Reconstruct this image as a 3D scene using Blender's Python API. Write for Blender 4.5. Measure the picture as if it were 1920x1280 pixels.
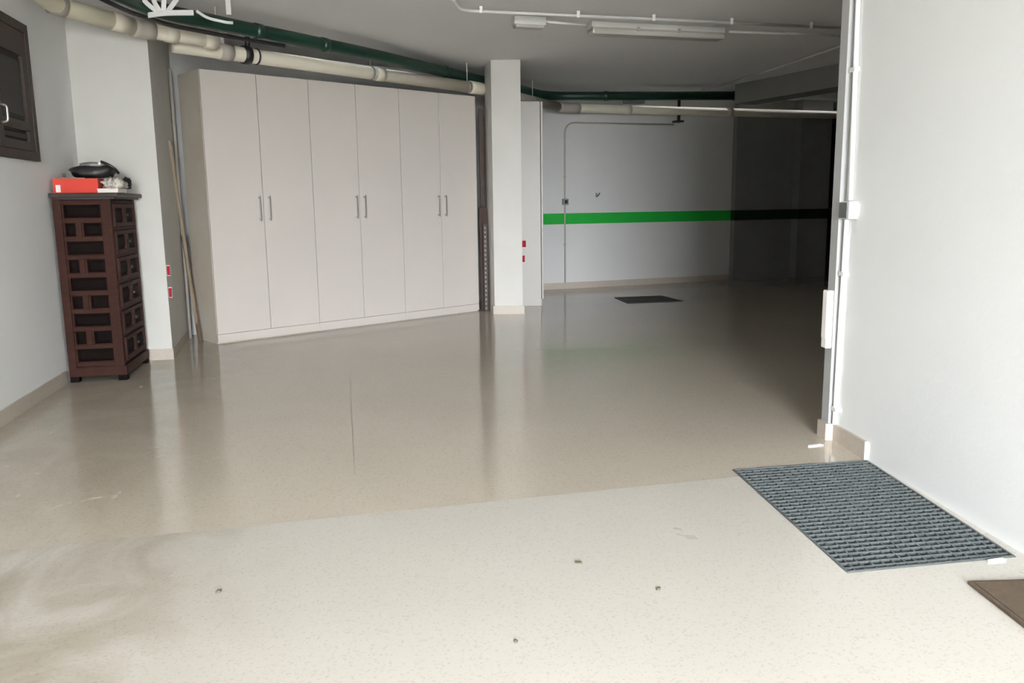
import bpy, bmesh, math, random
from mathutils import Vector, Matrix
random.seed(7)
scene = bpy.context.scene
for o in list(bpy.data.objects):
    bpy.data.objects.remove(o)
COL = scene.collection

# ------------------------------------------------------------------ camera
F_PX, TILT, ROLL, EYE = 1550.0, math.radians(9.5), math.radians(-0.75), 1.205
ct, st, cr, sr = math.cos(TILT), math.sin(TILT), math.cos(ROLL), math.sin(ROLL)
fwd = Vector((0, ct, -st)); up0 = Vector((0, st, ct)); rt0 = Vector((1, 0, 0))
rt = cr * rt0 + sr * up0
upv = -sr * rt0 + cr * up0
cam_d = bpy.data.cameras.new('camera'); cam = bpy.data.objects.new('camera', cam_d); COL.objects.link(cam)
cam_d.sensor_width = 36.0; cam_d.lens = F_PX / 1920 * 36.0; cam_d.clip_start = 0.05; cam_d.clip_end = 300
M = Matrix.Identity(4)
for i in range(3):
    M[i][0] = rt[i]; M[i][1] = upv[i]; M[i][2] = -fwd[i]; M[i][3] = (0, 0, EYE)[i]
cam.matrix_world = M
scene.camera = cam

# ------------------------------------------------------------------ sky, sun, exposure
world = bpy.data.worlds.new('sky'); scene.world = world; world.use_nodes = True
bg = world.node_tree.nodes['Background']
bg.inputs['Color'].default_value = (0.905, 0.955, 1.01, 1)
bg.inputs['Strength'].default_value = 105
HD0, HDZ = -3.5, 2.4                # entrance header: y at x = 0 and height of its lower edge
# sampling portal in the garage opening (guides sky rays, adds no light)
por_d = bpy.data.lights.new('opening_portal', 'AREA'); por = bpy.data.objects.new('opening_portal', por_d); COL.objects.link(por)
por_d.shape = 'RECTANGLE'; por_d.size = 3.6; por_d.size_y = 2.4
por_d.cycles.is_portal = True
por.location = (0.6, HD0 - 0.02, HDZ / 2)
por.rotation_euler = Vector((-0.24, 0.97, 0)).to_track_quat('-Z', 'Z').to_euler()
vs = scene.view_settings
scene.display_settings.display_device = 'sRGB'
vs.view_transform = 'Standard'; vs.look = 'None'; vs.gamma = 1.0; vs.use_curve_mapping = False
vs.exposure = 0.0

# ------------------------------------------------------------------ materials
def lin(c):
    return tuple(((x / 255) / 12.92 if x / 255 <= 0.04045 else ((x / 255 + 0.055) / 1.055) ** 2.4) for x in c)
def mat(name, rgb, rough=0.6, metal=0.0, var=0.0, vscale=6.0, bump=0.0, bscale=80.0, spec=0.5, lo=None, stretch=None):
    m = bpy.data.materials.new(name); m.use_nodes = True
    nt = m.node_tree; b = nt.nodes['Principled BSDF']
    c = lin(rgb)
    b.inputs['Base Color'].default_value = (*c, 1)
    b.inputs['Roughness'].default_value = rough; b.inputs['Metallic'].default_value = metal
    b.inputs['Specular IOR Level'].default_value = spec
    if var or bump:
        tc = nt.nodes.new('ShaderNodeTexCoord'); mp = nt.nodes.new('ShaderNodeMapping')
        nt.links.new(tc.outputs['Object'], mp.inputs['Vector'])
        if stretch: mp.inputs['Scale'].default_value = stretch
    if var:
        n = nt.nodes.new('ShaderNodeTexNoise'); n.inputs['Scale'].default_value = vscale; n.inputs['Detail'].default_value = 6
        n.inputs['Roughness'].default_value = 0.6
        nt.links.new(mp.outputs[0], n.inputs['Vector'])
        r = nt.nodes.new('ShaderNodeValToRGB')
        r.color_ramp.elements[0].position = 0.3; r.color_ramp.elements[1].position = 0.7
        lo_c = lin(lo) if lo else tuple(x * (1 - var) for x in c)
        r.color_ramp.elements[0].color = (*lo_c, 1)
        r.color_ramp.elements[1].color = (*c, 1)
        nt.links.new(n.outputs['Fac'], r.inputs[0]); nt.links.new(r.outputs[0], b.inputs['Base Color'])
    if bump:
        n2 = nt.nodes.new('ShaderNodeTexNoise'); n2.inputs['Scale'].default_value = bscale; n2.inputs['Detail'].default_value = 3
        nt.links.new(mp.outputs[0], n2.inputs['Vector'])
        bp = nt.nodes.new('ShaderNodeBump'); bp.inputs['Strength'].default_value = bump; bp.inputs['Distance'].default_value = 0.01
        nt.links.new(n2.outputs['Fac'], bp.inputs['Height']); nt.links.new(bp.outputs[0], b.inputs['Normal'])
    return m

WALL = mat('white_wall_paint', (211, 209, 206), 0.75, var=0.05, vscale=1.6, bump=0.06, bscale=60, spec=0.25)
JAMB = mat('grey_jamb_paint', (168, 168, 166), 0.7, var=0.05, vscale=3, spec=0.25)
BRIGHT = mat('lightened_wall_paint', (238, 238, 236), 0.7, var=0.03, vscale=1.6, bump=0.06, bscale=60, spec=0.25)  # wall paint copy, lightened in place of stronger light on the side walls
CEIL = mat('ceiling_paint', (245, 244, 243), 0.8, var=0.05, vscale=1.2, bump=0.05, bscale=50, spec=0.2)
COLUMN = mat('column_paint', (212, 209, 202), 0.7, var=0.05, vscale=3.0, bump=0.06, bscale=40, spec=0.25)
SKIRT = mat('skirting_tile', (188, 177, 163), 0.4, var=0.12, vscale=40, spec=0.4)
SKIRT_END = mat('skirting_cut_end', (244, 240, 232), 0.5)
JOINT = mat('floor_joint_grout', (138, 129, 116), 0.6)
SHADED_CONCRETE = mat('shade_darkened_concrete', (142, 141, 137), 0.85, var=0.08, vscale=3, spec=0.15)  # assumed concrete, its grey darkened to carry the far-right corner's shade
BAND_SHADED = mat('shaded_green_band', (8, 44, 24), 0.6)  # green band copy with the far-right shade put into its colour
JOINT_DARK = mat('dark_joint_grout', (110, 102, 92), 0.7)
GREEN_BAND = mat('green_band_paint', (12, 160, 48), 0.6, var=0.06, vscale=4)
LAM = mat('white_laminate', (209, 201, 193), 0.35, var=0.03, vscale=2.0, spec=0.4)
LAM_SIDE = mat('stained_laminate', (203, 196, 186), 0.4, var=0.10, vscale=3.0, lo=(196, 184, 166))
LAM_TALL = mat('aged_white_laminate', (176, 170, 161), 0.4, var=0.04, vscale=2.0, spec=0.4)
STEEL = mat('brushed_steel', (176, 172, 168), 0.35, 0.7)
WOOD = mat('dark_carved_wood', (54, 29, 22), 0.65, var=0.35, vscale=9, spec=0.12, stretch=(1, 1, 5), bump=0.1, bscale=60)
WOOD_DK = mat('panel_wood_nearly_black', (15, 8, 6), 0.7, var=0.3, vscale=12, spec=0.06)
WOOD_TOP = mat('chest_top_wood', (48, 37, 32), 0.5, spec=0.25, var=0.25, vscale=10)
SHUT = mat('shutter_wood', (58, 49, 44), 0.6, spec=0.2, var=0.25, vscale=8, stretch=(1, 1, 4))
SHUT_DK = mat('shutter_panel_wood', (44, 40, 37), 0.6, spec=0.2, var=0.2, vscale=8, stretch=(1, 1, 4))
CHROME = mat('bright_metal', (215, 213, 208), 0.2, 0.8)
CREAM = mat('cream_pvc', (226, 218, 200), 0.7, spec=0.2, var=0.05, vscale=5)
CREAM_Y = mat('yellowed_pvc', (214, 207, 182), 0.4, var=0.06, vscale=5)
GREY_PVC = mat('dusty_grey_pvc', (178, 170, 160), 0.7, spec=0.2, var=0.1, vscale=8)
GREEN_PIPE = mat('dark_green_pipe', (14, 48, 36), 0.4, var=0.2, vscale=6)
WHITE_PVC = mat('white_pvc', (240, 238, 234), 0.35)
BLACK = mat('black_rubber', (24, 22, 22), 0.5, var=0.2, vscale=20)
DARKGREY = mat('dark_grey_plastic', (60, 60, 58), 0.5)
MIDGREY = mat('mid_grey_plastic', (128, 130, 127), 0.5)
COVERGREY = mat('grey_switch_cover', (98, 100, 98), 0.6, spec=0.2)
GALV = mat('galvanised_steel', (104, 110, 110), 0.5, 0.4, var=0.25, vscale=14)
IRON = mat('dark_iron', (52, 47, 42), 0.55, 0.3, var=0.3, vscale=20)
PIT = mat('pit_concrete', (38, 38, 35), 0.9, var=0.3, vscale=10)
COIR = mat('brown_coir', (86, 71, 54), 0.95, var=0.3, vscale=30, bump=0.5, bscale=250)
ORANGE = mat('orange_red_card', (186, 58, 46), 0.6, spec=0.2, var=0.08, vscale=8)
BLACKBAG = mat('black_nylon', (26, 26, 26), 0.45, var=0.3, vscale=8, bump=0.2, bscale=30)
GREYCLOTH = mat('grey_nylon', (120, 116, 112), 0.5, var=0.15, vscale=15)
BAG = mat('translucent_pale_plastic', (214, 208, 198), 0.3, var=0.25, vscale=14, lo=(150, 142, 130))
CARDW = mat('white_card', (226, 218, 208), 0.5)
LABEL = mat('white_label', (246, 240, 232), 0.5)
RED = mat('red_reflector', (140, 20, 36), 0.6, spec=0.1)
PALEWOOD = mat('pale_worn_wood', (146, 130, 110), 0.7, var=0.3, vscale=14, stretch=(1, 1, 0.2))
BROWNWOOD = mat('weathered_brown_wood', (92, 70, 54), 0.7, var=0.4, vscale=14, stretch=(1, 1, 0.2))
BROWNWOOD_PALE = mat('pale_dusty_strip', (138, 128, 116), 0.8)
PLANKWOOD = mat('dark_reddish_plank', (62, 42, 32), 0.55, var=0.35, vscale=10, stretch=(1, 1, 0.2))
LAMPBODY = mat('lamp_housing_plastic', (206, 205, 200), 0.45)
TUBEGLASS = mat('frosted_diffuser', (172, 170, 162), 0.3)
LITTER = mat('dry_crumb', (92, 82, 66), 0.8)
PAPER = mat('white_scrap', (246, 240, 232), 0.6)
GROUND = mat('pale_driveway', (190, 186, 178), 0.8, var=0.08, vscale=2)
SHADE_WALL = mat('shade_toned_garage_wall', (40, 40, 39), 0.85, var=0.05, vscale=1.5)  # near-black tone stands in for shade in the right half of the garage

def floor_material(name, c0, c1, r0, r1, dirt, z0, z1):
    m = bpy.data.materials.new(name); m.use_nodes = True
    nt = m.node_tree; b = nt.nodes['Principled BSDF']; N = nt.nodes.new; L = nt.links.new
    tc = N('ShaderNodeTexCoord')
    def ramp(src, p0, c0, p1, c1):
        r = N('ShaderNodeValToRGB'); e = r.color_ramp.elements
        e[0].position = p0; e[0].color = (*c0, 1); e[1].position = p1; e[1].color = (*c1, 1)
        L(src, r.inputs[0]); return r.outputs[0]
    def mix(fac, a, bb, mode='MIX'):
        x = N('ShaderNodeMix'); x.data_type = 'RGBA'; x.blend_type = mode
        if isinstance(fac, float): x.inputs[0].default_value = fac
        else: L(fac, x.inputs[0])
        for i, s in ((6, a), (7, bb)):
            if isinstance(s, tuple): x.inputs[i].default_value = (*s, 1)
            else: L(s, x.inputs[i])
        return x.outputs[2]
    def noise(scale, detail=4, rough=0.55, dist=0.0, vec=None):
        n = N('ShaderNodeTexNoise'); n.inputs['Scale'].default_value = scale; n.inputs['Detail'].default_value = detail
        n.inputs['Roughness'].default_value = rough; n.inputs['Distortion'].default_value = dist
        L(vec or tc.outputs['Object'], n.inputs['Vector']); return n.outputs['Fac']
    base = mix(noise(0.9), lin(c0), lin(c1))
    v = N('ShaderNodeTexVoronoi'); v.inputs['Scale'].default_value = 150; L(tc.outputs['Object'], v.inputs['Vector'])
    chips = ramp(v.outputs['Color'], 0.1, (0.60,) * 3, 0.32, (1, 1, 1))
    base = mix(0.40, base, mix(1.0, base, chips, 'MULTIPLY'))
    v2 = N('ShaderNodeTexVoronoi'); v2.inputs['Scale'].default_value = 48; L(tc.outputs['Object'], v2.inputs['Vector'])
    big = ramp(v2.outputs['Distance'], 0.05, (0.5,) * 3, 0.11, (1, 1, 1))
    base = mix(0.35, base, mix(1.0, base, big, 'MULTIPLY'))
    # dirty, scuffed zone along the left wall: swirling wear with its own shape
    sep = N('ShaderNodeSeparateXYZ'); L(tc.outputs['Object'], sep.inputs[0])
    w = N('ShaderNodeMath'); w.operation = 'MULTIPLY_ADD'; L(sep.outputs['Y'], w.inputs[0]); w.inputs[1].default_value = 0.17
    L(sep.outputs['X'], w.inputs[2])
    zone = N('ShaderNodeMapRange'); L(w.outputs[0], zone.inputs[0])
    zone.inputs[1].default_value = z0; zone.inputs[2].default_value = z1; zone.inputs[3].default_value = 0; zone.inputs[4].default_value = 1
    mp = N('ShaderNodeMapping'); L(tc.outputs['Object'], mp.inputs['Vector']); mp.inputs['Scale'].default_value = (1.0, 0.75, 1); mp.inputs['Rotation'].default_value = (0, 0, 0.5)
    st_ = ramp(noise(2.1, 6, 0.6, 1.4, mp.outputs[0]), 0.36, (0.25, 0.25, 0.25), 0.62, (1, 1, 1))
    f = N('ShaderNodeMath'); f.operation = 'MULTIPLY'; L(zone.outputs[0], f.inputs[0]); L(st_, f.inputs[1])
    f2 = N('ShaderNodeMath'); f2.operation = 'MULTIPLY'; L(f.outputs[0], f2.inputs[0]); f2.inputs[1].default_value = dirt
    base = mix(f2.outputs[0], base, mix(1.0, base, (0.62, 0.58, 0.51), 'MULTIPLY'))
    sc = ramp(noise(3.2, 8, 0.7, 2.2, mp.outputs[0]), 0.64, (0, 0, 0), 0.70, (1, 1, 1))
    f3 = N('ShaderNodeMath'); f3.operation = 'MULTIPLY'; L(zone.outputs[0], f3.inputs[0]); L(sc, f3.inputs[1])
    f4 = N('ShaderNodeMath'); f4.operation = 'MULTIPLY'; L(f3.outputs[0], f4.inputs[0]); f4.inputs[1].default_value = 0.5
    base = mix(f4.outputs[0], base, lin((236, 230, 220)))
    L(base, b.inputs['Base Color'])
    ro = N('ShaderNodeMapRange'); L(noise(1.3, 5), ro.inputs[0])
    ro.inputs[1].default_value = 0.3; ro.inputs[2].default_value = 0.7; ro.inputs[3].default_value = r0; ro.inputs[4].default_value = r1
    L(ro.outputs[0], b.inputs['Roughness'])
    b.inputs['Specular IOR Level'].default_value = 0.5
    return m
FLOOR = floor_material('polished_terrazzo', (181, 170, 155), (191, 181, 167), 0.085, 0.15, 0.35, -0.65, -1.25)
FLOOR_OUT = floor_material('weathered_terrazzo', (185, 179, 169), (195, 190, 181), 0.26, 0.36, 1.0, -0.25, -0.95)

# ------------------------------------------------------------------ helpers
def link(name, bm, m, parent=None, smooth=False):
    me = bpy.data.meshes.new(name)
    bmesh.ops.recalc_face_normals(bm, faces=bm.faces)
    bm.to_mesh(me); bm.free()
    me.materials.append(m)
    if smooth:
        for p in me.polygons: p.use_smooth = True
    o = bpy.data.objects.new(name, me); COL.objects.link(o)
    if parent: o.parent = parent
    return o
def tag(o, label=None, cat=None, group=None, kind=None):
    if label: o['label'] = label
    if cat: o['category'] = cat
    if group: o['group'] = group
    if kind: o['kind'] = kind
    return o
def empty(name, loc=(0, 0, 0), az=0.0, **kw):
    """thing at its base; az = compass azimuth (deg) of its local +x axis, measured from +Y towards +X"""
    o = bpy.data.objects.new(name, None); COL.objects.link(o); o.empty_display_size = 0.1
    o.location = loc; o.rotation_euler = (0, 0, math.radians(90 - az))
    tag(o, **kw); return o
def box(bm, x0, x1, y0, y1, z0, z1, bev=0.0):
    r = bmesh.ops.create_cube(bm, size=1)
    vs_ = r['verts']
    for v in vs_:
        v.co = Vector((x0 if v.co.x < 0 else x1, y0 if v.co.y < 0 else y1, z0 if v.co.z < 0 else z1))
    if bev:
        es = list({e for v in vs_ for e in v.link_edges})
        bmesh.ops.bevel(bm, geom=es, offset=bev, segments=2, affect='EDGES', profile=0.6)
def boxo(name, dims, m, parent=None, bev=0.0):
    bm = bmesh.new(); box(bm, *dims, bev=bev); return link(name, bm, m, parent)
def prism(bm, pts, z0, z1):
    a = [bm.verts.new((p[0], p[1], z0)) for p in pts]; b = [bm.verts.new((p[0], p[1], z1)) for p in pts]
    n = len(pts)
    bm.faces.new(a[::-1]); bm.faces.new(b)
    for i in range(n):
        bm.faces.new((a[i], a[(i + 1) % n], b[(i + 1) % n], b[i]))
def prismo(name, pts, z0, z1, m, parent=None):
    bm = bmesh.new(); prism(bm, pts, z0, z1); return link(name, bm, m, parent)
def frustum(bm, u0, u1, w0, w1, h, inset, to):
    """raised bevelled panel: rectangle u,w at height 0 rising to an inset rectangle at h; to(u,w,h)->xyz"""
    o = [bm.verts.new(to(*p, 0)) for p in ((u0, w0), (u1, w0), (u1, w1), (u0, w1))]
    i = [bm.verts.new(to(*p, h)) for p in ((u0 + inset, w0 + inset), (u1 - inset, w0 + inset), (u1 - inset, w1 - inset), (u0 + inset, w1 - inset))]
    bm.faces.new(i)
    for k in range(4): bm.faces.new((o[k], o[(k + 1) % 4], i[(k + 1) % 4], i[k]))
    bm.faces.new(o[::-1])
def smooth_path(pts, rad=0.1, seg=6):
    pts = [Vector(p) for p in pts]; out = [pts[0]]
    for i in range(1, len(pts) - 1):
        p = pts[i]; a = (pts[i - 1] - p); b = (pts[i + 1] - p)
        d = min(rad, a.length * 0.45, b.length * 0.45); a.normalize(); b.normalize()
        p0 = p + a * d; p2 = p + b * d
        for k in range(seg + 1):
            t = k / seg
            out.append((1 - t) ** 2 * p0 + 2 * t * (1 - t) * p + t * t * p2)
    out.append(pts[-1]); return out
def tube(bm, pts, r, n=14, cap=True):
    pts = [Vector(p) for p in pts]; rings = []
    up = None
    for i, p in enumerate(pts):
        t = (pts[min(i + 1, len(pts) - 1)] - pts[max(i - 1, 0)]).normalized()
        if up is None:
            up = Vector((0, 0, 1)) if abs(t.z) < 0.9 else Vector((1, 0, 0))
        s = t.cross(up).normalized(); up = s.cross(t).normalized()
        rr = r[i] if isinstance(r, (list, tuple)) else r
        rings.append([bm.verts.new(p + (s * math.cos(a) + up * math.sin(a)) * rr) for a in (2 * math.pi * k / n for k in range(n))])
    for i in range(len(rings) - 1):
        for k in range(n):
            bm.faces.new((rings[i][k], rings[i][(k + 1) % n], rings[i + 1][(k + 1) % n], rings[i + 1][k]))
    if cap:
        bm.faces.new(rings[0][::-1]); bm.faces.new(rings[-1])
def tubeo(name, pts, r, m, parent=None, n=14, bend=0.1):
    bm = bmesh.new(); tube(bm, smooth_path(pts, bend) if len(pts) > 2 else pts, r, n); 
    o = link(name, bm, m, parent, smooth=True); 
    return o
def along(a, b, t):
    return tuple(a[i] + (b[i] - a[i]) * t for i in range(len(a)))
def coupling(parent, a, b, t, r, length, m, name='coupling'):
    a = Vector(a); b = Vector(b); d = (b - a).normalized(); c = a + (b - a) * t
    return tubeo(name, (c - d * length / 2, c + d * length / 2), r, m, parent, n=18)
def fr(origin, az):
    """ground frame: returns f(u, v) -> (x, y); u along az, v to the left of it"""
    a = math.radians(az); ux, uy = math.sin(a), math.cos(a)
    return lambda u, v: (origin[0] + u * ux - v * uy, origin[1] + u * uy + v * ux)

CE = 2.69
# ------------------------------------------------------------------ setting
RW = fr((1.630, 4.063), -4.3)                                    # frame of the right wall: u inwards, v to the left
# floor with two rectangular pits cut out of it
GR = [(0.990, 3.602), (1.650, 3.716), (1.700, 2.640), (1.084, 2.535)]      # grate corners far-left, far-right, near-right, near-left
bm = bmesh.new()
def loop(pts):
    v = [bm.verts.new((p[0], p[1], 0)) for p in pts]
    return [bm.edges.new((v[i], v[(i + 1) % len(v)])) for i in range(len(v))]
TH = lambda x: 3.258 + 0.248 * x                                            # threshold line between the two terrazzo floors
def floor_piece(name, edges, m):
    bmesh.ops.triangle_fill(bm, use_beauty=True, edges=edges)
    o = link(name, bm, m); tag(o, kind='structure')
    for p in o.data.polygons:
        if p.normal.z < 0: p.flip()
floor_piece('floor', loop([(-6, TH(-6)), (1.006, TH(1.006)), GR[0], GR[1], RW(-0.34, 0), RW(-0.34, -0.1), (2.6, 4.1), (14.2, 4.1), (14.2, 25), (-6, 25)]), FLOOR)
bm = bmesh.new()
floor_piece('floor_entrance', loop([(-6, HD0 - 1.49), (2.6, HD0 + 0.645), (2.6, 4.1), RW(-0.34, -0.1), RW(-0.34, 0), GR[1], GR[2], GR[3], GR[0], (1.006, TH(1.006)), (-6, TH(-6))]), FLOOR_OUT)
# pit under the grate
bm = bmesh.new()
t_ = [bm.verts.new((*p, 0)) for p in GR]; b_ = [bm.verts.new((*p, -0.22)) for p in GR]
for i in range(4): bm.faces.new((t_[i], t_[(i + 1) % 4], b_[(i + 1) % 4], b_[i]))
bm.faces.new(b_)
pit = link('floor_pit', bm, PIT); tag(pit, kind='structure')
tag(boxo('floor_joint', (-0.002, 0.002, 0, 2.55, 0.0, 0.0005), JOINT), kind='structure')
fj = bpy.data.objects['floor_joint']; fj.location = (-0.721, 3.597, 0); fj.rotation_euler = (0, 0, math.radians(11.4))
fk = boxo('floor_joint', (0, 1.95, -0.003, 0.003, 0.0, 0.0005), JOINT_DARK); tag(fk, kind='structure')
fk.location = (0.20, 6.77, 0); fk.rotation_euler = (0, 0, math.radians(4.3))
tag(prismo('driveway', [(-40, -60), (40, -60), (40, -22.0), (2.6, HD0 + 0.645), (-6, HD0 - 1.49), (-40, -28)], -0.12, -0.02, GROUND), kind='structure')

# ceiling slab ends at the header over the entrance (behind the camera)
HD = lambda x: HD0 + 0.248 * x
tag(prismo('ceiling', [(-6, HD(-6)), (2.8, HD(2.8)), (14.2, 3.0), (14.2, 25), (-6, 25)], CE, CE + 0.2, CEIL), kind='structure')
tag(prismo('wall_entrance_header', [(-2.6, HD(-2.6) - 0.02), (2.6, HD(2.6) - 0.02), (2.6, HD(2.6) - 0.22), (-2.6, HD(-2.6) - 0.22)], HDZ, CE + 0.2, WALL), kind='structure')


tag(prismo('added_light_blocker', [(-2.6, HD(-2.6) - 0.02), (-0.18, HD(-0.18) - 0.02), (-0.18, HD(-0.18) - 0.22), (-2.6, HD(-2.6) - 0.22)], 0, HDZ, WALL), kind='structure')  # unseen block added left of the opening to shade the back right
# left wall line x = -1.959 - 0.2059*y
LW = lambda y, d=0.0: (-1.959 - 0.2059 * y + d * 0.98, y + d * 0.2)
wl = prismo('wall_left', [LW(-8), LW(6.8), LW(6.8, -0.25), LW(-8, -0.25)], 0, CE, BRIGHT); tag(wl, kind='structure')
tag(prismo('baseboard_left', [LW(HD0 - 0.2, 0.012), LW(5.66, 0.012), LW(5.66, -0.01), LW(HD0 - 0.2, -0.01)], 0, 0.088, SKIRT), kind='structure')
# pilaster beside the chest
PR = (-2.733, 6.558); PB = (-3.07, 7.815)
pil = prismo('wall_pilaster', [(-3.30, 6.437), PR, PB, (-3.6, 7.9), (-3.6, 6.4)], 0, CE, COLUMN); tag(pil, kind='structure')
tag(prismo('baseboard_pilaster', [(-2.95, 6.503), (-2.722, 6.546), (-3.058, 7.80), (-3.075, 7.80), (-2.745, 6.565), (-2.95, 6.52)], 0, 0.088, SKIRT), kind='structure')
# wall behind the wardrobes, then the jog to the far back wall
WB = fr(PB, 47.2)
e1 = WB(3.55, 0.0)
tag(prismo('wall_behind_wardrobes', [PB, e1, WB(3.55, 0.25), WB(-0.6, 0.25)], 0, CE, WALL), kind='structure')
BW0, BW1 = (0.496, 11.56), (3.318, 12.625)
BW = fr(BW0, 69.3)
tag(prismo('wall_jog', [e1, BW(-0.45, 0), BW(-0.75, 0.25), WB(3.3, 0.25)], 0, CE, WALL), kind='structure')
back = prismo('wall_back', [BW(-0.6, 0), BW(3.08, 0), BW(3.08, 0.25), BW(-0.6, 0.25)], 0, CE, WALL); tag(back, kind='structure')
bay = prismo('wall_back_bay', [BW(3.08, 0.001), BW(4.70, 0.001), BW(4.70, 0.25), BW(3.08, 0.25)], 0, CE, SHADED_CONCRETE); tag(bay, kind='structure')
tag(prismo('baseboard_back', [BW(-0.3, -0.014), BW(3.02, -0.014), BW(3.02, 0.01), BW(-0.3, 0.01)], 0, 0.088, SKIRT), kind='structure')
p1 = prismo('wall_back_pilaster', [BW(3.03, -0.10), BW(3.70, -0.10), BW(3.70, 0.05), BW(3.03, 0.05)], 0, CE, SHADED_CONCRETE); tag(p1, kind='structure')
p2 = prismo('wall_back_pilaster_far', [BW(4.15, -0.16), BW(4.72, -0.16), BW(4.72, 0.3), BW(4.15, 0.05)], 0, CE, SHADED_CONCRETE); tag(p2, kind='structure')
band = prismo('painted_band', [BW(-0.3, -0.003), BW(3.03, -0.003), BW(3.03, 0.002), BW(-0.3, 0.002)], 0.905, 1.055, GREEN_BAND, back)
prismo('painted_band', [BW(3.70, -0.003), BW(4.15, -0.003), BW(4.15, 0.002), BW(3.70, 0.002)], 0.905, 1.055, BAND_SHADED, bay)
tag(prismo('wall_recess_side', [BW(4.55, 0.25), BW(4.72, 0.25), BW(4.72, 3.2), BW(4.55, 3.2)], 0, CE, SHADE_WALL), kind='structure')
rec = prismo('wall_recess_back', [BW(4.55, 3.0), BW(16, 3.0), BW(16, 3.2), BW(4.55, 3.2)], 0, CE, SHADE_WALL); tag(rec, kind='structure')
prismo('painted_band', [BW(4.72, 2.997), BW(12, 2.997), BW(12, 3.002), BW(4.72, 3.002)], 0.905, 1.055, BAND_SHADED, rec)
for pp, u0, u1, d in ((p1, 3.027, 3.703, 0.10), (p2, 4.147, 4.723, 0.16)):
    prismo('painted_band', [BW(u0, -d - 0.003), BW(u1, -d - 0.003), BW(u1, 0.002), BW(u0, 0.002)], 0.905, 1.055, BAND_SHADED, pp)
# right wall, its stub at the corner, and the closed-in dark half of the garage behind it
rightw = prismo('wall_right', [RW(0, 0), RW(-12, 0), RW(-12, -0.3), RW(0, -0.3)], 0, CE, BRIGHT); tag(rightw, kind='structure')
tag(prismo('wall_right_stub', [RW(0, 0.034), RW(0, -0.3), RW(0.075, -0.3), RW(0.075, 0.034)], 0, CE, JAMB), kind='structure')
tag(prismo('wall_dark_front', [RW(0, -0.3), RW(0, -12.8), RW(0.075, -12.8), RW(0.075, -0.3)], 0, CE, SHADE_WALL), kind='structure')
tag(prismo('wall_dark_side', [(14, 3), (14.2, 3), (14.2, 25), (14, 25)], 0, CE, SHADE_WALL), kind='structure')
bb = prismo('baseboard_right', [RW(0.0, 0.014), RW(-0.335, 0.014), RW(-0.335, -0.01), RW(0.0, -0.01)], 0, 0.085, SKIRT); tag(bb, kind='structure')
prismo('cut_end', [RW(-0.335, 0.015), RW(-0.343, 0.015), RW(-0.343, 0), RW(-0.335, 0)], 0, 0.086, SKIRT_END, bb)
tag(prismo('baseboard_stub', [RW(-0.014, 0.014), RW(-0.014, 0.052), RW(0.08, 0.052), RW(0.08, 0.034), RW(0.0, 0.034), RW(0.0, 0.014)], 0, 0.085, SKIRT), kind='structure')
# ceiling beam crossing the dark half
bd = Vector((3.683 - 3.027, 9.602 - 10.999)).normalized()
bs = Vector((2.95, 11.16)); be = bs + bd * 7.2; bnv = Vector((-bd.y, bd.x)) * 0.35
tag(prismo('ceiling_beam', [bs, be, be + bnv, bs + bnv], 2.445, CE + 0.01, SHADED_CONCRETE), kind='structure')

# free-standing column
CF = fr((-0.185, 9.05), 90.0)
colp = [(-0.185, 9.05), (0.125, 9.045), (0.055, 9.44), (-0.265, 9.45)]
column = prismo('column', colp, 0, CE, COLUMN); tag(column, kind='structure')
tag(prismo('baseboard_column', [(-0.20, 9.032), (0.141, 9.027), (0.132, 9.09), (0.118, 9.047), (-0.184, 9.052), (-0.20, 9.12), (-0.216, 9.12)], 0, 0.09, SKIRT), kind='structure')

# ------------------------------------------------------------------ window shutter on the left wall
win = empty('window_1', (*LW(4.30), 1.512), -11.64); tag(win, kind='structure')
# local x runs along the wall (inwards), local y points into the wall (left); room is -y
def wloc(name, x0, x1, z0, z1, d0, d1, m, par, bev=0.004):
    return boxo(name, (x0, x1, -d1, -d0, z0, z1), m, par, bev)
Wd, Hh = 1.262, 0.848
bm = bmesh.new()
box(bm, 0, Wd, -0.030, 0.01, 0, 0.055); box(bm, 0, Wd, -0.030, 0.01, Hh - 0.055, Hh)
box(bm, 0, 0.055, -0.030, 0.01, 0.055, Hh - 0.055); box(bm, Wd - 0.055, Wd, -0.030, 0.01, 0.055, Hh - 0.055)
link('window_frame', bm, SHUT, win)
for k in (0, 1):
    x0 = 0.058 + k * 0.574; x1 = x0 + 0.570
    sh = empty('shutter_leaf'); sh.rotation_euler = (0, 0, 0); sh.parent = win
    bm = bmesh.new()
    zs = (0.058, 0.118, 0.18, 0.235, 0.64, Hh - 0.058)
    box(bm, x0, x0 + 0.075, -0.024, 0.004, zs[0], zs[-1]); box(bm, x1 - 0.075, x1, -0.024, 0.004, zs[0], zs[-1])
    for a, b in ((zs[0], zs[1] - 0.006), (zs[2], zs[3]), (zs[4], zs[5])):
        box(bm, x0 + 0.075, x1 - 0.075, -0.024, 0.004, a, b)
    link('leaf_frame', bm, SHUT, sh)
    for a, b in ((zs[1] - 0.006, zs[2]), (zs[3], zs[4])):
        bm = bmesh.new()
        box(bm, x0 + 0.07, x1 - 0.07, -0.002, 0.006, a, b)
        frustum(bm, x0 + 0.082, x1 - 0.082, a + 0.008, b - 0.008, 0.012, 0.03 if b - a > 0.2 else 0.012, lambda u, w, h: (u, -0.002 - h, w))
        link('raised_panel', bm, SHUT_DK, sh)
    if k == 1:
        hd = tubeo('ring_handle', [(x0 + 0.045, -0.024, 0.30), (x0 + 0.045, -0.06, 0.29), (x0 + 0.045, -0.06, 0.205), (x0 + 0.045, -0.024, 0.195)], 0.008, CHROME, sh, n=8, bend=0.03)
        hd['label'] = 'bright metal pull handle'

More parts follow.
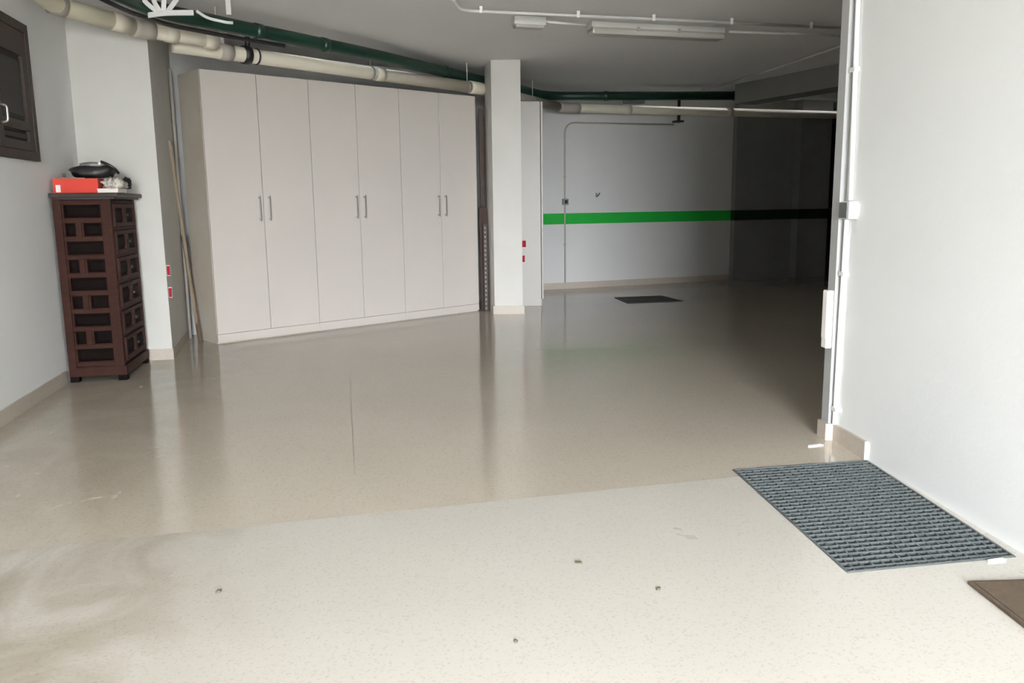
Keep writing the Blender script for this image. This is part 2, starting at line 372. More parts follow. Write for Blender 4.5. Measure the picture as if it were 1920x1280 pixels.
# ------------------------------------------------------------------ wardrobes
W0 = (-2.613, 7.264); WA = 47.25; MODW = 1.02; WD = 0.47
wnames = ['white two-door wardrobe at the left end of the row, its bare side facing the chest',
          'white two-door wardrobe in the middle of the row of three',
          'white two-door wardrobe at the right end of the row, next to the column']
ff = fr(W0, WA)
def front_rect(bm, x0, x1, z0, z1, y0, y1, bev=0.0015):
    box(bm, x0, x1, y0, y1, z0, z1, bev)
for k in range(3):
    w = empty('wardrobe', (*ff(k * MODW, 0), 0), WA, label=wnames[k], cat='wardrobe', group='row of white wardrobes')
    bm = bmesh.new(); box(bm, 0.001, MODW - 0.001, 0.021, WD, 0.0, 2.36)
    link('carcass', bm, LAM_SIDE if k == 0 else LAM, w)
    boxo('plinth', (0.001, MODW - 0.001, 0.002, 0.021, 0.014, 0.082), LAM, w, 0.0015)
    for s in (0, 1):
        x0 = 0.003 + s * 0.51; x1 = x0 + 0.504 + 0.0
        d = boxo('door', (x0, x1, 0.0, 0.019, 0.086, 2.357), LAM, w, 0.0015)
        hx = 0.465 if s == 0 else 0.560
        bm = bmesh.new()
        box(bm, hx - 0.006, hx + 0.006, -0.036, -0.024, 1.075, 1.298, 0.002)
        box(bm, hx - 0.005, hx + 0.005, -0.026, 0.0, 1.085, 1.097); box(bm, hx - 0.005, hx + 0.005, -0.026, 0.0, 1.276, 1.288)
        link('handle', bm, STEEL, d)
# tall narrow unit beyond the column
t = empty('tall_cabinet', (-0.10, 9.71, 0), 86.5, label='tall narrow white cabinet panel showing just behind the right side of the column', cat='cabinet')
boxo('carcass', (0, 0.455, 0, 0.9, 0.0, 2.345), LAM_TALL, t, 0.002)
boxo('door', (0.462, 0.484, 0.004, 0.45, 0.085, 2.342), LAM_TALL, t, 0.0015)
boxo('door', (0.462, 0.484, 0.454, 0.9, 0.085, 2.342), LAM_TALL, t, 0.0015)
boxo('plinth', (0.455, 0.468, 0.02, 0.88, 0.0, 0.08), GREY_PVC, t)

# ------------------------------------------------------------------ carved chest of drawers
CA = 78.4
ch = empty('chest_of_drawers', (-3.105, 5.685, 0), CA, label='tall dark carved wooden chest of drawers against the left wall', cat='chest')
Lx, Ly, Hc = 0.365, 0.70, 1.268        # local x: narrow side facing the entrance; local y: into the room depth (front faces +x)
bm = bmesh.new(); box(bm, 0.014, Lx - 0.022, 0.016, Ly - 0.006, 0.10, Hc); link('body', bm, WOOD, ch)
bm = bmesh.new(); box(bm, -0.012, Lx + 0.055, -0.02, Ly + 0.02, Hc + 0.012, Hc + 0.042, 0.006); box(bm, 0.0, Lx + 0.03, -0.008, Ly + 0.008, Hc, Hc + 0.013)
link('top_board', bm, WOOD_TOP, ch)
bm = bmesh.new()
for a in ((0.0, Lx + 0.012, 0.0, 0.03, 0.038, 0.105), (Lx - 0.02, Lx + 0.012, 0.03, Ly, 0.038, 0.105), (0.0, Lx - 0.02, Ly - 0.03, Ly, 0.038, 0.105)):
    box(bm, *a, bev=0.004)
link('plinth', bm, WOOD, ch)
for (x, y) in ((0.03, 0.03), (Lx - 0.02, 0.03), (0.03, Ly - 0.03), (Lx - 0.02, Ly - 0.03)):
    boxo('foot', (x - 0.03, x + 0.03, y - 0.028, y + 0.028, 0, 0.04), WOOD_DK, ch, 0.004)
# narrow side: stiles, ten rails, muntins
rows = 9; z0, z1 = 0.125, Hc - 0.018; rh = (z1 - z0) / rows
bm = bmesh.new()
box(bm, 0.0, 0.052, 0.0, 0.017, 0.1, Hc, 0.003); box(bm, Lx - 0.062, Lx - 0.012, 0.0, 0.017, 0.1, Hc, 0.003)
for r in range(rows + 1):
    z = z0 + r * rh
    box(bm, 0.052, Lx - 0.062, 0.003, 0.017, max(0.1, z - 0.012), min(Hc, z + 0.012), 0.003)
for r in range(1, rows, 2):
    box(bm, 0.136, 0.169, 0.003, 0.017, z0 + r * rh + 0.012, z0 + (r + 1) * rh - 0.012, 0.003)
link('side_frame', bm, WOOD, ch)
for r in range(rows):
    a = z0 + r * rh + 0.014; b = z0 + (r + 1) * rh - 0.014
    cells = [(0.054, Lx - 0.064)] if r % 2 == 0 else [(0.054, 0.134), (0.171, Lx - 0.064)]
    for (u0, u1) in cells:
        bm = bmesh.new(); frustum(bm, u0 + 0.012, u1 - 0.006, a + 0.004, b - 0.004, 0.009, 0.02, lambda u, w, h: (u, 0.0155 - h, w))
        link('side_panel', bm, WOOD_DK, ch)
        boxo('side_moulding', (u0 + 0.001, u0 + 0.011, 0.002, 0.018, a, b), WOOD, ch, 0.002)
# front: six drawers facing the room
bm = bmesh.new()
box(bm, Lx - 0.026, Lx, 0.0, 0.05, 0.1, Hc, 0.003); box(bm, Lx - 0.026, Lx, Ly - 0.05, Ly, 0.1, Hc, 0.003)
dr = 6; dh = (z1 - z0) / dr
for r in range(dr + 1):
    z = z0 + r * dh
    box(bm, Lx - 0.026, Lx - 0.003, 0.05, Ly - 0.05, max(0.1, z - 0.011), min(Hc, z + 0.011), 0.003)
link('front_frame', bm, WOOD, ch)
for r in range(dr):
    a = z0 + r * dh + 0.014; b = z0 + (r + 1) * dh - 0.014; y0, y1 = 0.054, Ly - 0.054
    bm = bmesh.new(); box(bm, Lx - 0.03, Lx - 0.008, y0, y1, a, b)
    ym = (y0 + y1) / 2
    for (p, q) in ((y0, y0 + 0.03), (ym - 0.028, ym + 0.028), (y1 - 0.03, y1)):
        box(bm, Lx - 0.009, Lx + 0.012, p, q, a, b, 0.003)
    for (p, q) in ((a, a + 0.026), (b - 0.026, b)):
        box(bm, Lx - 0.009, Lx + 0.012, y0 + 0.03, y1 - 0.03, p, q, 0.003)
    d = link('drawer', bm, WOOD, ch)
    for (p, q) in ((y0 + 0.03, ym - 0.028), (ym + 0.028, y1 - 0.03)):
        bm = bmesh.new(); frustum(bm, p + 0.004, q - 0.004, a + 0.03, b - 0.03, 0.013, 0.028, lambda u, w, h: (Lx - 0.0085 + h, u, w))
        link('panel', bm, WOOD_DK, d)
    bm = bmesh.new(); bmesh.ops.create_uvsphere(bm, u_segments=10, v_segments=6, radius=0.013)
    bmesh.ops.translate(bm, verts=bm.verts, vec=(Lx + 0.022, ym, (a + b) / 2)); link('knob', bm, IRON, d, True)

# things on top of the chest
TOP = Hc + 0.042
cf = fr((-3.105, 5.685), CA)
rb = empty('storage_box', (*cf(0.003, 0.05), TOP + 0.001), CA, label='orange-red cardboard box with a small white label on the chest', cat='box')
bm = bmesh.new(); box(bm, 0, 0.285, 0, 0.22, 0, 0.098, 0.002); link('box_body', bm, ORANGE, rb)
boxo('paper_label', (0.016, 0.046, -0.0015, 0.002, 0.006, 0.055), LABEL, rb)
boxo('loose_flap', (0.02, 0.20, 0.01, 0.09, 0.098, 0.104), PALEWOOD, rb)
bm = bmesh.new(); tube(bm, [(0, 0, 0), (0, 0, 0.03)], 0.009, 10)
bc = link('bottle_cap', bm, BROWNWOOD); bc.location = (*cf(0.072, 0.075), TOP + 0.1065); tag(bc, 'small brown cap standing on the orange-red box', 'cap')

def blob(name, m, parent, c, size, amp=0.18, freq=3.0, seed=0, sub=3, flat=True):
    from mathutils import noise as nz
    bm = bmesh.new(); bmesh.ops.create_icosphere(bm, subdivisions=sub, radius=1)
    for v in bm.verts:
        q = v.co * freq + Vector((seed, seed * 1.7, seed * 0.3))
        k = 1 + amp * nz.noise(q) * 1.6 + amp * 0.6 * abs(nz.noise(q * 2.3))
        co = v.co * k
        z = co.z * size[2]
        if flat and z < -size[2] * 0.62: z = -size[2] * 0.62
        v.co = Vector((co.x * size[0], co.y * size[1], z + size[2] * 0.62)) + Vector(c)
    return link(name, bm, m, parent, True)
wb = empty('white_box', (*cf(0.290, -0.005), TOP + 0.001), CA, label='flat white carton lying under the crumpled plastic bag', cat='carton')
boxo('carton_body', (0.005, 0.135, 0.0, 0.24, 0, 0.022), CARDW, wb, 0.002)
boxo('carton_lid', (0.003, 0.137, -0.002, 0.242, 0.019, 0.028), CARDW, wb, 0.002)
bb_ = empty('holdall_bag', (*cf(0.115, 0.06), TOP + 0.106), CA, label='crumpled black bag with grey flap slumped over the boxes on the chest', cat='bag')
blob('bag_body', BLACKBAG, bb_, (0.125, 0.10, 0.0), (0.145, 0.10, 0.060), 0.16, 2.2, 3)
blob('grey_flap', GREYCLOTH, bb_, (0.135, 0.08, 0.072), (0.085, 0.075, 0.022), 0.12, 2.6, 8)
boxo('white_tag', (0.185, 0.200, -0.004, 0.0, 0.085, 0.102), LABEL, bb_).rotation_euler = (0, 0, 0)
tubeo('shoulder_strap', [(0.19, 0.05, 0.108), (0.235, 0.04, 0.090), (0.275, 0.05, 0.062), (0.29, 0.08, 0.03)], 0.010, BLACK, bb_, 8, 0.03)
pb = empty('plastic_bag', (*cf(0.302, 0.075), TOP + 0.0295), CA, label='crumpled pale plastic bag on the right end of the chest top', cat='bag')
blob('bag_film', BAG, pb, (0.062, 0.11, 0.0), (0.062, 0.100, 0.052), 0.42, 3.2, 5, 4)
blob('bag_fold', BAG, pb, (0.095, 0.04, 0.0), (0.034, 0.050, 0.046), 0.40, 3.6, 11, 3)
blob('dark_contents', BLACKBAG, pb, (0.118, 0.20, 0.0), (0.030, 0.05, 0.05), 0.3, 3.0, 14, 3)

# ------------------------------------------------------------------ sticks beside the first wardrobe
def stick(name, p, q, wx, wy, m, label, cat, tilt=0.0):
    p = Vector(p); q = Vector(q); d = q - p
    bm = bmesh.new(); box(bm, -wx / 2, wx / 2, -wy / 2, wy / 2, 0, d.length, 0.003)
    o = link(name, bm, m); tag(o, label, cat)
    o.location = p; o.rotation_mode = 'QUATERNION'
    o.rotation_quaternion = d.to_track_quat('Z', 'Y')
    return o
stick('wooden_batten', (-2.855, 7.445, 0.012), (-2.885, 7.215, 1.765), 0.022, 0.022, PALEWOOD, 'long thin pale wooden batten leaning in the gap left of the wardrobes', 'batten')
stick('wooden_lath', (-2.825, 7.400, 0.012), (-2.975, 7.575, 0.958), 0.036, 0.018, BROWNWOOD, 'short weathered brown wooden lath leaning beside the first wardrobe', 'lath')
tag(tubeo('white_pipe', [(-3.00, 7.625, 0.0), (-3.00, 7.625, 2.42)], 0.014, LAM_TALL), 'thin white upright pipe at the back edge of the first wardrobe', 'pipe')
# between wardrobes and column
stick('dark_plank', (-0.305, 9.44, 0.0), (-0.315, 9.47, 2.25), 0.05, 0.02, PLANKWOOD, 'tall dark narrow plank in the gap between wardrobes and column', 'plank')
stick('short_plank', (-0.292, 9.34, 0.0), (-0.305, 9.37, 1.16), 0.10, 0.022, PLANKWOOD, 'short dark reddish board standing beside the left face of the column', 'board')
bm = bmesh.new()
hp = 0.05
box(bm, -0.022, -0.009, 0, 0.003, 0, 0.98); box(bm, 0.009, 0.022, 0, 0.003, 0, 0.98)
for k in range(20): box(bm, -0.009, 0.009, 0, 0.003, k * hp, k * hp + 0.024)
box(bm, -0.022, -0.019, 0, 0.03, 0, 0.98)
sl = link('slotted_upright', bm, IRON); tag(sl, 'dark slotted metal upright with a column of pale holes beside the column', 'upright')
sl.location = (-0.285, 9.285, 0); sl.rotation_euler = (0, 0, 0)
bm = bmesh.new(); box(bm, -0.008, 0.008, 0.0042, 0.0062, 0.01, 0.97)
link('pale_backing', bm, BROWNWOOD_PALE, sl)

# ------------------------------------------------------------------ corner reflectors
def reflector(loc, az, wid, label):
    """small block stuck on a corner; local x points out of the face, local y into the depth"""
    o = empty('reflector', loc, az, label=label, cat='reflector')
    boxo('backing', (-0.003, wid, 0.006, 0.045, 0, 0.085), CARDW, o, 0.002)
    boxo('red_strip', (0.001, wid - 0.001, -0.001, 0.007, 0.006, 0.079), RED, o, 0.0015)
    return o
reflector((-2.735, 6.575, 0.668), 78.4, 0.024, 'upper red reflector on the corner of the wall pilaster beside the chest')
reflector((-2.740, 6.590, 0.492), 78.4, 0.024, 'lower red reflector on the corner of the wall pilaster beside the chest')
reflector((0.121, 9.062, 0.722), 90, 0.046, 'upper red reflector on the right corner of the column')
reflector((0.119, 9.062, 0.560), 90, 0.034, 'lower red reflector on the right corner of the column')

# ------------------------------------------------------------------ pipes under the ceiling
def pipe_thing(name, label, cat='pipe'):
    return empty(name, (0, 0, 0), 90, label=label, cat=cat)
# short cream branch crossing from the left wall to the pilaster corner
pa = pipe_thing('drain_pipe', 'short yellowed cream drain pipe crossing from the left wall past the pilaster top')
A0, A1, A2 = (-3.165, 5.765, 2.557), (-2.70, 6.375, 2.500), (-2.30, 6.83, 2.490)
AW = (-3.035, 5.80, 2.553)
A0 = AW
tubeo('pipe_run', [(-2.655, 4.0, 2.60), AW, along(A0, A1, 0.93)], 0.060, CREAM_Y, pa, 20, 0.12)
tubeo('elbow', [along(A0, A1, 0.90), A1, along(A1, A2, 0.16)], 0.068, GREY_PVC, pa, 20, 0.12)
tubeo('pipe_run', (along(A1, A2, 0.14), A2), 0.057, CREAM, pa, 20)
coupling(pa, A0, A1, 0.06, 0.068, 0.10, GREY_PVC, 'collar'); coupling(pa, A0, A1, 0.74, 0.065, 0.12, CREAM, 'collar')
coupling(pa, A1, A2, 0.38, 0.064, 0.09, CREAM, 'collar'); coupling(pa, A1, A2, 0.90, 0.066, 0.10, CREAM, 'collar')
# long cream drain pipe over the wardrobes and along the back wall
pb_ = pipe_thing('drain_pipe', 'long cream drain pipe running above the wardrobes and along the back wall')
B0, B1, B2, B3 = (-2.61, 6.72, 2.452), (-0.345, 9.36, 2.447), (0.72, 11.42, 2.452), (7.2, 13.87, 2.475)
tubeo('pipe_run', (B0, B1), 0.060, CREAM, pb_, 20)
tubeo('elbow', [along(B0, B1, 0.965), B1, along(B1, B2, 0.06)], 0.067, CREAM, pb_, 20, 0.12)
tubeo('pipe_run', (B1, B2), 0.058, GREY_PVC, pb_, 20)
tubeo('elbow', [along(B1, B2, 0.93), B2, along(B2, B3, 0.035)], 0.066, GREY_PVC, pb_, 20, 0.12)
tubeo('pipe_run', (B2, B3), 0.058, CREAM, pb_, 20)
coupling(pb_, B0, B1, 0.13, 0.068, 0.11, GREY_PVC, 'collar'); coupling(pb_, B0, B1, 0.60, 0.065, 0.10, CREAM, 'collar')
coupling(pb_, B2, B3, 0.14, 0.065, 0.10, CREAM, 'collar'); coupling(pb_, B2, B3, 0.38, 0.065, 0.10, CREAM, 'collar')
for (t_, a, b, zt) in ((0.57, B0, B1, CE), (0.955, B0, B1, CE), (0.60, B1, B2, CE)):
    p = along(a, b, t_)
    h = tubeo('hanger_rod', [(p[0], p[1], p[2] + 0.05), (p[0], p[1], zt)], 0.0045, WHITE_PVC, pb_, 6)
    coupling(pb_, a, b, t_, 0.0625, 0.025, MIDGREY, 'clip')
# black strap clamp near the left end, hung from the green pipe
G0, G1, G2, G3, G4 = (-2.66, 4.6, 2.60), (-2.49, 6.12, 2.575), (-1.289, 7.915, 2.572), (0.50, 11.13, 2.57), (3.05, 11.30, 2.565)
tp = 0.185
p = along(B0, B1, tp)
cl = empty('clamp'); cl.rotation_euler = (0, 0, 0); cl.parent = pb_; cl['label'] = 'black strap clamp'
coupling(cl, B0, B1, tp, 0.074, 0.06, BLACK, 'band')
coupling(cl, B0, B1, tp + 0.028, 0.068, 0.012, BLACK, 'band')
tubeo('strap', [(p[0] + 0.01, p[1] + 0.01, p[2] + 0.06), (p[0] + 0.02, p[1] + 0.02, 2.60), (p[0] + 0.02, p[1] + 0.02, CE)], 0.022, BLACK, cl, 8, 0.03)
# green pipe
gp = pipe_thing('green_pipe', 'dark green pipe slung under the ceiling above the cream drain pipe')
tubeo('pipe_run', [G0, G1, G2, G3, G4], 0.055, GREEN_PIPE, gp, 20, 0.28)
for a, b, t_ in ((G1, G2, 0.42), (G1, G2, 0.75), (G2, G3, 0.35), (G2, G3, 0.68), (G3, G4, 0.3)):
    coupling(gp, a, b, t_, 0.060, 0.07, GREEN_PIPE, 'sleeve')
tubeo('elbow', [along(G3, G4, 0.965), G4, (G4[0] + 0.02, G4[1], 2.46)], 0.062, GREEN_PIPE, gp, 16, 0.06)
for a, b, t_ in ((G1, G2, 0.24), (G3, G4, 0.36), (G3, G4, 0.80)):
    p = along(a, b, t_)
    tubeo('hanger_rod', [(p[0], p[1], p[2]), (p[0], p[1], CE)], 0.0045, WHITE_PVC, gp, 6)
# dark thin cable sagging under the green pipe at the left
tag(tubeo('black_cable', [(-2.545, 5.35, 2.500), (-2.515, 5.80, 2.490), (-2.42, 6.20, 2.490), (-2.20, 6.52, 2.487), (-2.07, 6.69, 2.485), (-1.93, 6.915, 2.492), (-1.83, 7.07, 2.497)], 0.016, BLACK, None, 8, 0.12), 'thick black cable hanging beneath the green pipe at the upper left', 'cable')
# dark bracket bar below the green pipe at the back
boxo('bracket', (1.50, 1.78, 11.19, 11.26, 2.475, 2.52), BLACK, gp)
# white strips bundled round the green pipe
ws = empty('strap_bundle', (-2.335, 5.965, 2.490), 90, label='bunch of white plastic straps fanned out round the green pipe', cat='straps')
def strip(pts, w, m, par, name):
    bm = bmesh.new(); pts = smooth_path(pts, 0.05); pv = None
    view = Vector((0.35, -0.9, 0.2))
    for i, q in enumerate(pts):
        t = (pts[min(i + 1, len(pts) - 1)] - pts[max(i - 1, 0)]).normalized(); s = t.cross(view).normalized(); n = s.cross(t).normalized() * 0.003
        r = [bm.verts.new(q + s * w / 2 + n), bm.verts.new(q - s * w / 2 + n), bm.verts.new(q - s * w / 2 - n), bm.verts.new(q + s * w / 2 - n)]
        if pv:
            for k in range(4): bm.faces.new((pv[k], pv[(k + 1) % 4], r[(k + 1) % 4], r[k]))
        else: bm.faces.new(r)
        pv = r
    bm.faces.new(pv[::-1]); return link(name, bm, m, par)
for (dx, dz) in ((-0.17, 0.17), (-0.075, 0.185), (0.03, 0.185), (0.15, 0.175)):
    strip([(0.0 + dx * 0.15, -0.07, 0.015), (dx * 0.6, -0.09, 0.075), (dx, -0.05, dz)], 0.03, WHITE_PVC, ws, 'strap')
strip([(-0.10, -0.075, 0.0), (0.02, -0.085, 0.012), (0.20, -0.05, 0.018)], 0.036, WHITE_PVC, ws, 'tie')
tag(tubeo('white_cable', [(-2.18, 6.10, 2.56), (-2.13, 6.16, 2.525), (-2.02, 6.25, 2.512), (-1.985, 6.27, 2.514)], 0.011, WHITE_PVC, None, 8, 0.06), 'short white cable curving down beside the green pipe', 'cable')
tag(boxo('ceiling_bracket', (-2.035, -2.000, 6.29, 6.30, 2.575, CE), WHITE_PVC), 'small white upright bracket plate under the ceiling above the green pipe', 'bracket')
tag(boxo('pipe_clip', (-2.290, -2.262, 6.865, 6.90, 2.49, CE), WHITE_PVC), 'white clip strap above the end of the short cream pipe', 'clip')

# ------------------------------------------------------------------ ceiling conduit, lights
cd = pipe_thing('ceiling_conduit', 'long white conduit with clips crossing the ceiling past the lamp', 'conduit')
C0, C1, C2 = (-0.42, 5.9, 2.655), (-0.36, 6.62, 2.655), (3.1, 7.52, 2.655)
tubeo('conduit_tube', [C0, C1, C2], 0.0125, WHITE_PVC, cd, 10, 0.10)
for t_ in (0.045, 0.265, 0.445, 0.64, 0.85):
    q = along(C1, C2, t_)
    boxo('saddle_clip', (q[0] - 0.012, q[0] + 0.012, q[1] - 0.016, q[1] + 0.016, 2.640, CE), WHITE_PVC, cd, 0.002)
q = along(C0, C1, 0.5); boxo('saddle_clip', (q[0] - 0.016, q[0] + 0.016, q[1] - 0.012, q[1] + 0.012, 2.640, CE), WHITE_PVC, cd, 0.002)
c2 = pipe_thing('lamp_conduit', 'thin white conduit joining the small emergency light and the long lamp', 'conduit')
tubeo('conduit_tube', [(0.31, 7.06, 2.655), (0.66, 7.215, 2.655)], 0.011, WHITE_PVC, c2, 10)
c3 = pipe_thing('lamp_conduit', 'thin conduit leaving the far end of the long lamp into the dark', 'conduit')
tubeo('conduit_tube', [(1.93, 7.552, 2.655), (3.15, 7.85, 2.655)], 0.011, WHITE_PVC, c3, 10)
c4 = pipe_thing('beam_conduit', 'thin conduit running along the dark ceiling beside the beam', 'conduit')
tubeo('conduit_tube', [(2.72, 11.5, 2.668), (3.30, 8.0, 2.668), (3.55, 6.4, 2.668)], 0.012, WHITE_PVC, c4, 8, 0.05)
LA = 74.5
em = empty('emergency_light', (0.055, 6.955, 2.60), LA, label='small white emergency light beside the ceiling conduit', cat='ceiling light')
boxo('housing', (0, 0.265, 0, 0.10, 0.022, CE - 2.602), LAMPBODY, em, 0.004)
boxo('diffuser', (0.012, 0.253, 0.006, 0.094, 0.0, 0.024), TUBEGLASS, em, 0.008)
lu = empty('batten_lamp', (0.70, 7.18, 2.585), LA, label='long unlit fluorescent ceiling lamp with a frosted cover', cat='ceiling light')
boxo('housing', (0, 1.24, 0.02, 0.14, 0.048, CE - 2.587), LAMPBODY, lu, 0.006)
bm = bmesh.new(); box(bm, 0.006, 1.234, 0.012, 0.148, 0.0, 0.05, 0.018); link('diffuser', bm, TUBEGLASS, lu)
boxo('seal', (0.002, 1.238, 0.008, 0.152, 0.046, 0.056), GREY_PVC, lu, 0.002)
for x in (0.42, 0.80):
    boxo('latch', (x - 0.012, x + 0.012, 0.004, 0.022, 0.036, 0.07), STEEL, lu, 0.002)

# ------------------------------------------------------------------ back wall fittings
bwp = lambda u, d, z: (*BW(u, -d), z)
wc = pipe_thing('wall_conduit', 'thin painted conduit arching down the far back wall to the floor', 'conduit')
tubeo('conduit_tube', [bwp(0.277, 0.012, 0.09), bwp(0.277, 0.012, 2.285), bwp(2.00, 0.012, 2.290)], 0.011, GREY_PVC, wc, 8, 0.17)
for z in (0.62, 1.55):
    p = bwp(0.277, 0.0, z); coupling(wc, bwp(0.277, 0.012, z - 0.02), bwp(0.277, 0.012, z + 0.02), 0.5, 0.017, 0.03, GREY_PVC, 'saddle_clip')
sw = empty('switch_box', bwp(0.277, 0.0, 1.17), 69.3, label='small dark switch box on the far back wall above the green band', cat='switch')
boxo('box_body', (-0.040, 0.040, -0.055, 0.004, 0, 0.085), MIDGREY, sw, 0.004)
boxo('rocker', (-0.022, 0.022, -0.061, -0.053, 0.02, 0.066), BLACK, sw, 0.002)
hk = empty('wall_hook', bwp(0.77, 0.0, 1.27), 69.3, label='tiny metal hook on the far back wall right of the switch box', cat='hook')
boxo('hook_plate', (-0.012, 0.012, -0.006, 0.004, 0, 0.06), MIDGREY, hk)
tubeo('hook_arm', [(0, -0.004, 0.02), (0.0, -0.05, 0.015), (0.03, -0.05, 0.06)], 0.006, IRON, hk, 6, 0.02)
sp = empty('pipe_strap', bwp(2.0, 0.0, 2.28), 69.3, label='dark strap hanger holding the cream pipe on the back wall', cat='hanger')
boxo('strap_band', (-0.02, 0.02, -0.150, -0.138, 0.06, CE - 2.28), BLACK, sp)
boxo('strap_foot', (-0.02, 0.09, -0.142, -0.001, 0.035, 0.06), IRON, sp)

# ------------------------------------------------------------------ right wall fittings
rwp = lambda u, d: RW(u, d)
tk = empty('cable_trunking', (*RW(0, 0), 0), -4.3, label='white vertical cable conduit in the corner of the bright right wall', cat='conduit')
tubeo('conduit_tube', [(-0.018, 0.012, CE), (-0.066, 0.012, 1.196)], 0.0115, WHITE_PVC, tk, 10)
tubeo('conduit_tube', [(-0.040, 0.012, 1.106), (-0.022, 0.012, 0.085)], 0.0115, WHITE_PVC, tk, 10)
for (x, z) in ((-0.035, 1.80), (-0.032, 0.845), (-0.024, 0.165)):
    boxo('saddle_clip', (x - 0.032, x + 0.020, 0, 0.027, z - 0.011, z + 0.011), WHITE_PVC, tk, 0.003)
jb = empty('junction_box', (*RW(-0.118, 0), 1.11), -4.3, label='small square junction box with a grey cover on the conduit of the right wall', cat='switch')
boxo('box_body', (0, 0.088, -0.003, 0.042, 0, 0.082), WHITE_PVC, jb, 0.004)
boxo('cover', (0.004, 0.084, 0.042, 0.052, 0.004, 0.078), COVERGREY, jb, 0.003)
sb = empty('wall_plate', (*RW(0.012, 0.034), 0.468), 85.7, label='white plastic cover on the edge of the right wall stub beside the dark opening', cat='cover')
boxo('plate_body', (-0.028, 0.001, -0.002, 0.052, 0, 0.29), WHITE_PVC, sb, 0.004)
boxo('plate_lip', (-0.031, -0.027, 0.002, 0.048, 0.05, 0.285), LABEL, sb, 0.001)

# ------------------------------------------------------------------ floor grate, drain, mat
gt = empty('floor_grate', (0, 0, 0), 90, label='galvanised steel floor grate set in the floor beside the right wall', cat='grate')
def quad_pt(s, t_):                      # s across (left->right), t from far to near
    a = [GR[0][i] + (GR[3][i] - GR[0][i]) * t_ for i in (0, 1)]; b = [GR[1][i] + (GR[2][i] - GR[1][i]) * t_ for i in (0, 1)]
    return Vector((a[0] + (b[0] - a[0]) * s, a[1] + (b[1] - a[1]) * s, 0))
def bar(name, p, q, w, zt, h, par, m=GALV):
    p = Vector(p); q = Vector(q); d = (q - p).normalized(); n = Vector((-d.y, d.x, 0)) * w / 2
    bm = bmesh.new(); prism(bm, [(p - n).xy, (q - n).xy, (q + n).xy, (p + n).xy], zt - h, zt); return link(name, bm, m, par)
NB, NC = 31, 16
eps = 0.008
for a, b in (((eps, eps), (1 - eps, eps)), ((1 - eps, eps), (1 - eps, 1 - eps)), ((1 - eps, 1 - eps), (eps, 1 - eps)), ((eps, 1 - eps), (eps, eps))):
    bar('edge_bar', quad_pt(*a), quad_pt(*b), 0.008, 0.003, 0.035, gt)
for i in range(1, NB):
    t_ = i / NB
    bar('bearing_bar', quad_pt(0.014, t_), quad_pt(0.986, t_), 0.006, 0.002, 0.03, gt)
for j in range(1, NC):
    s = j / NC
    bar('cross_bar', quad_pt(s, 0.012), quad_pt(s, 0.988), 0.006, 0.0, 0.012, gt)
dp = [(1.311, 10.471), (1.960, 10.60), (2.090, 10.00), (1.385, 9.86)]
dc = empty('drain_cover', (0, 0, 0), 90, label='dark iron drain cover in the floor near the back wall', cat='drain cover')
prismo('plate', dp, 0, 0.006, IRON, dc)
def dq(s, t_):
    a = [dp[0][i] + (dp[3][i] - dp[0][i]) * t_ for i in (0, 1)]; b = [dp[1][i] + (dp[2][i] - dp[1][i]) * t_ for i in (0, 1)]
    return Vector((a[0] + (b[0] - a[0]) * s, a[1] + (b[1] - a[1]) * s, 0))
for i in range(9):
    t_ = 0.06 + i * 0.11
    bar('cover_rib', dq(0.05, t_), dq(0.95, t_), 0.02, 0.010, 0.005, dc, IRON)
mt = empty('doormat', (1.404, 2.115, 0), 88, label='brown doormat on the floor at the lower right beside the wall', cat='doormat')
mt.location = (1.428, 2.447, 0.0)
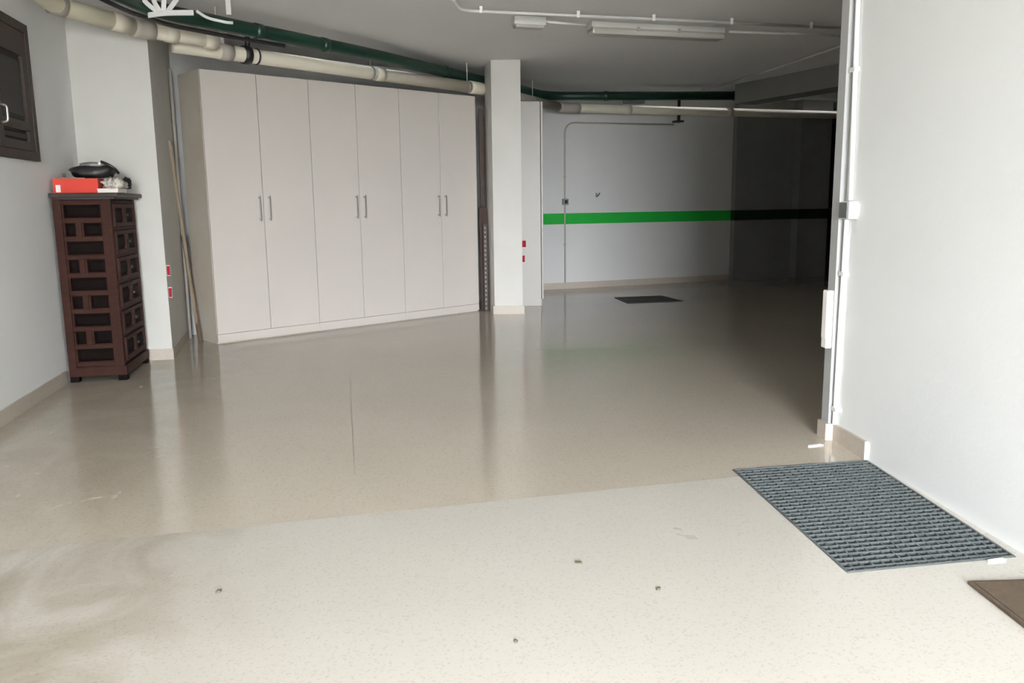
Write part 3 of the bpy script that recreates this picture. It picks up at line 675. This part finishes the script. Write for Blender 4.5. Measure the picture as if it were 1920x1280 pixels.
bm = bmesh.new(); box(bm, 0, 0.275, -0.62, 0, 0.0, 0.012, 0.004); link('mat_pile', bm, COIR, mt)
bm = bmesh.new()
for d_ in ((0.012, 0.263, -0.016, -0.010, 0.011, 0.0135), (0.012, 0.016, -0.61, -0.016, 0.011, 0.0135)): box(bm, *d_)
link('stitched_edge', bm, PLANKWOOD, mt)

# ------------------------------------------------------------------ crumbs and scraps on the floor
def crumb(x, y, s, m, name, label, cat, seed, flat=0.5):
    o = blob(name, m, None, (0, 0, 0), (s, s * 0.7, s * flat), 0.35, 2.0, seed, 2)
    o.location = (x, y, 0.0); o.rotation_euler = (0, 0, seed); tag(o, label, cat); return o
crumb(-0.941, 2.457, 0.010, LITTER, 'dirt_crumb', 'dark crumb on the bright floor, leftmost of the foreground specks', 'crumb', 1)
crumb(-0.001, 2.133, 0.008, LITTER, 'dirt_crumb', 'dark crumb on the floor nearest the bottom edge of the picture', 'crumb', 2)
crumb(0.216, 2.639, 0.012, LITTER, 'dry_leaf_bit', 'grey leaf fragment on the bright floor in front of the column', 'leaf', 3, 0.25)
crumb(0.451, 2.436, 0.009, LITTER, 'dirt_crumb', 'dark crumb on the floor left of the grate near corner', 'crumb', 4)
crumb(-2.529, 5.492, 0.020, LITTER, 'dirt_clod', 'dark clod on the floor in front of the carved chest', 'clod', 5)
def scrap(x, y, l, w, az, label):
    bm = bmesh.new()
    pts = [(-l / 2, -w * 0.3), (-l * 0.1, -w / 2), (l / 2, -w * 0.2), (l * 0.45, w * 0.4), (l * 0.05, w * 0.5), (-l * 0.42, w * 0.25)]
    prism(bm, pts, 0, 0.004)
    for v in bm.verts: v.co.z += 0.006 * (v.co.x / l) ** 2 if v.co.z > 0.001 else 0
    o = link('paper_scrap', bm, PAPER); o.location = (x, y, 0.0005); o.rotation_euler = (0, 0, math.radians(az)); tag(o, label, 'scrap'); return o
scrap(1.494, 3.95, 0.085, 0.03, 12, 'torn white scrap on the floor by the foot of the right wall stub')
scrap(1.615, 2.612, 0.07, 0.02, 10, 'thin white scrap on the floor at the near right corner of the grate')
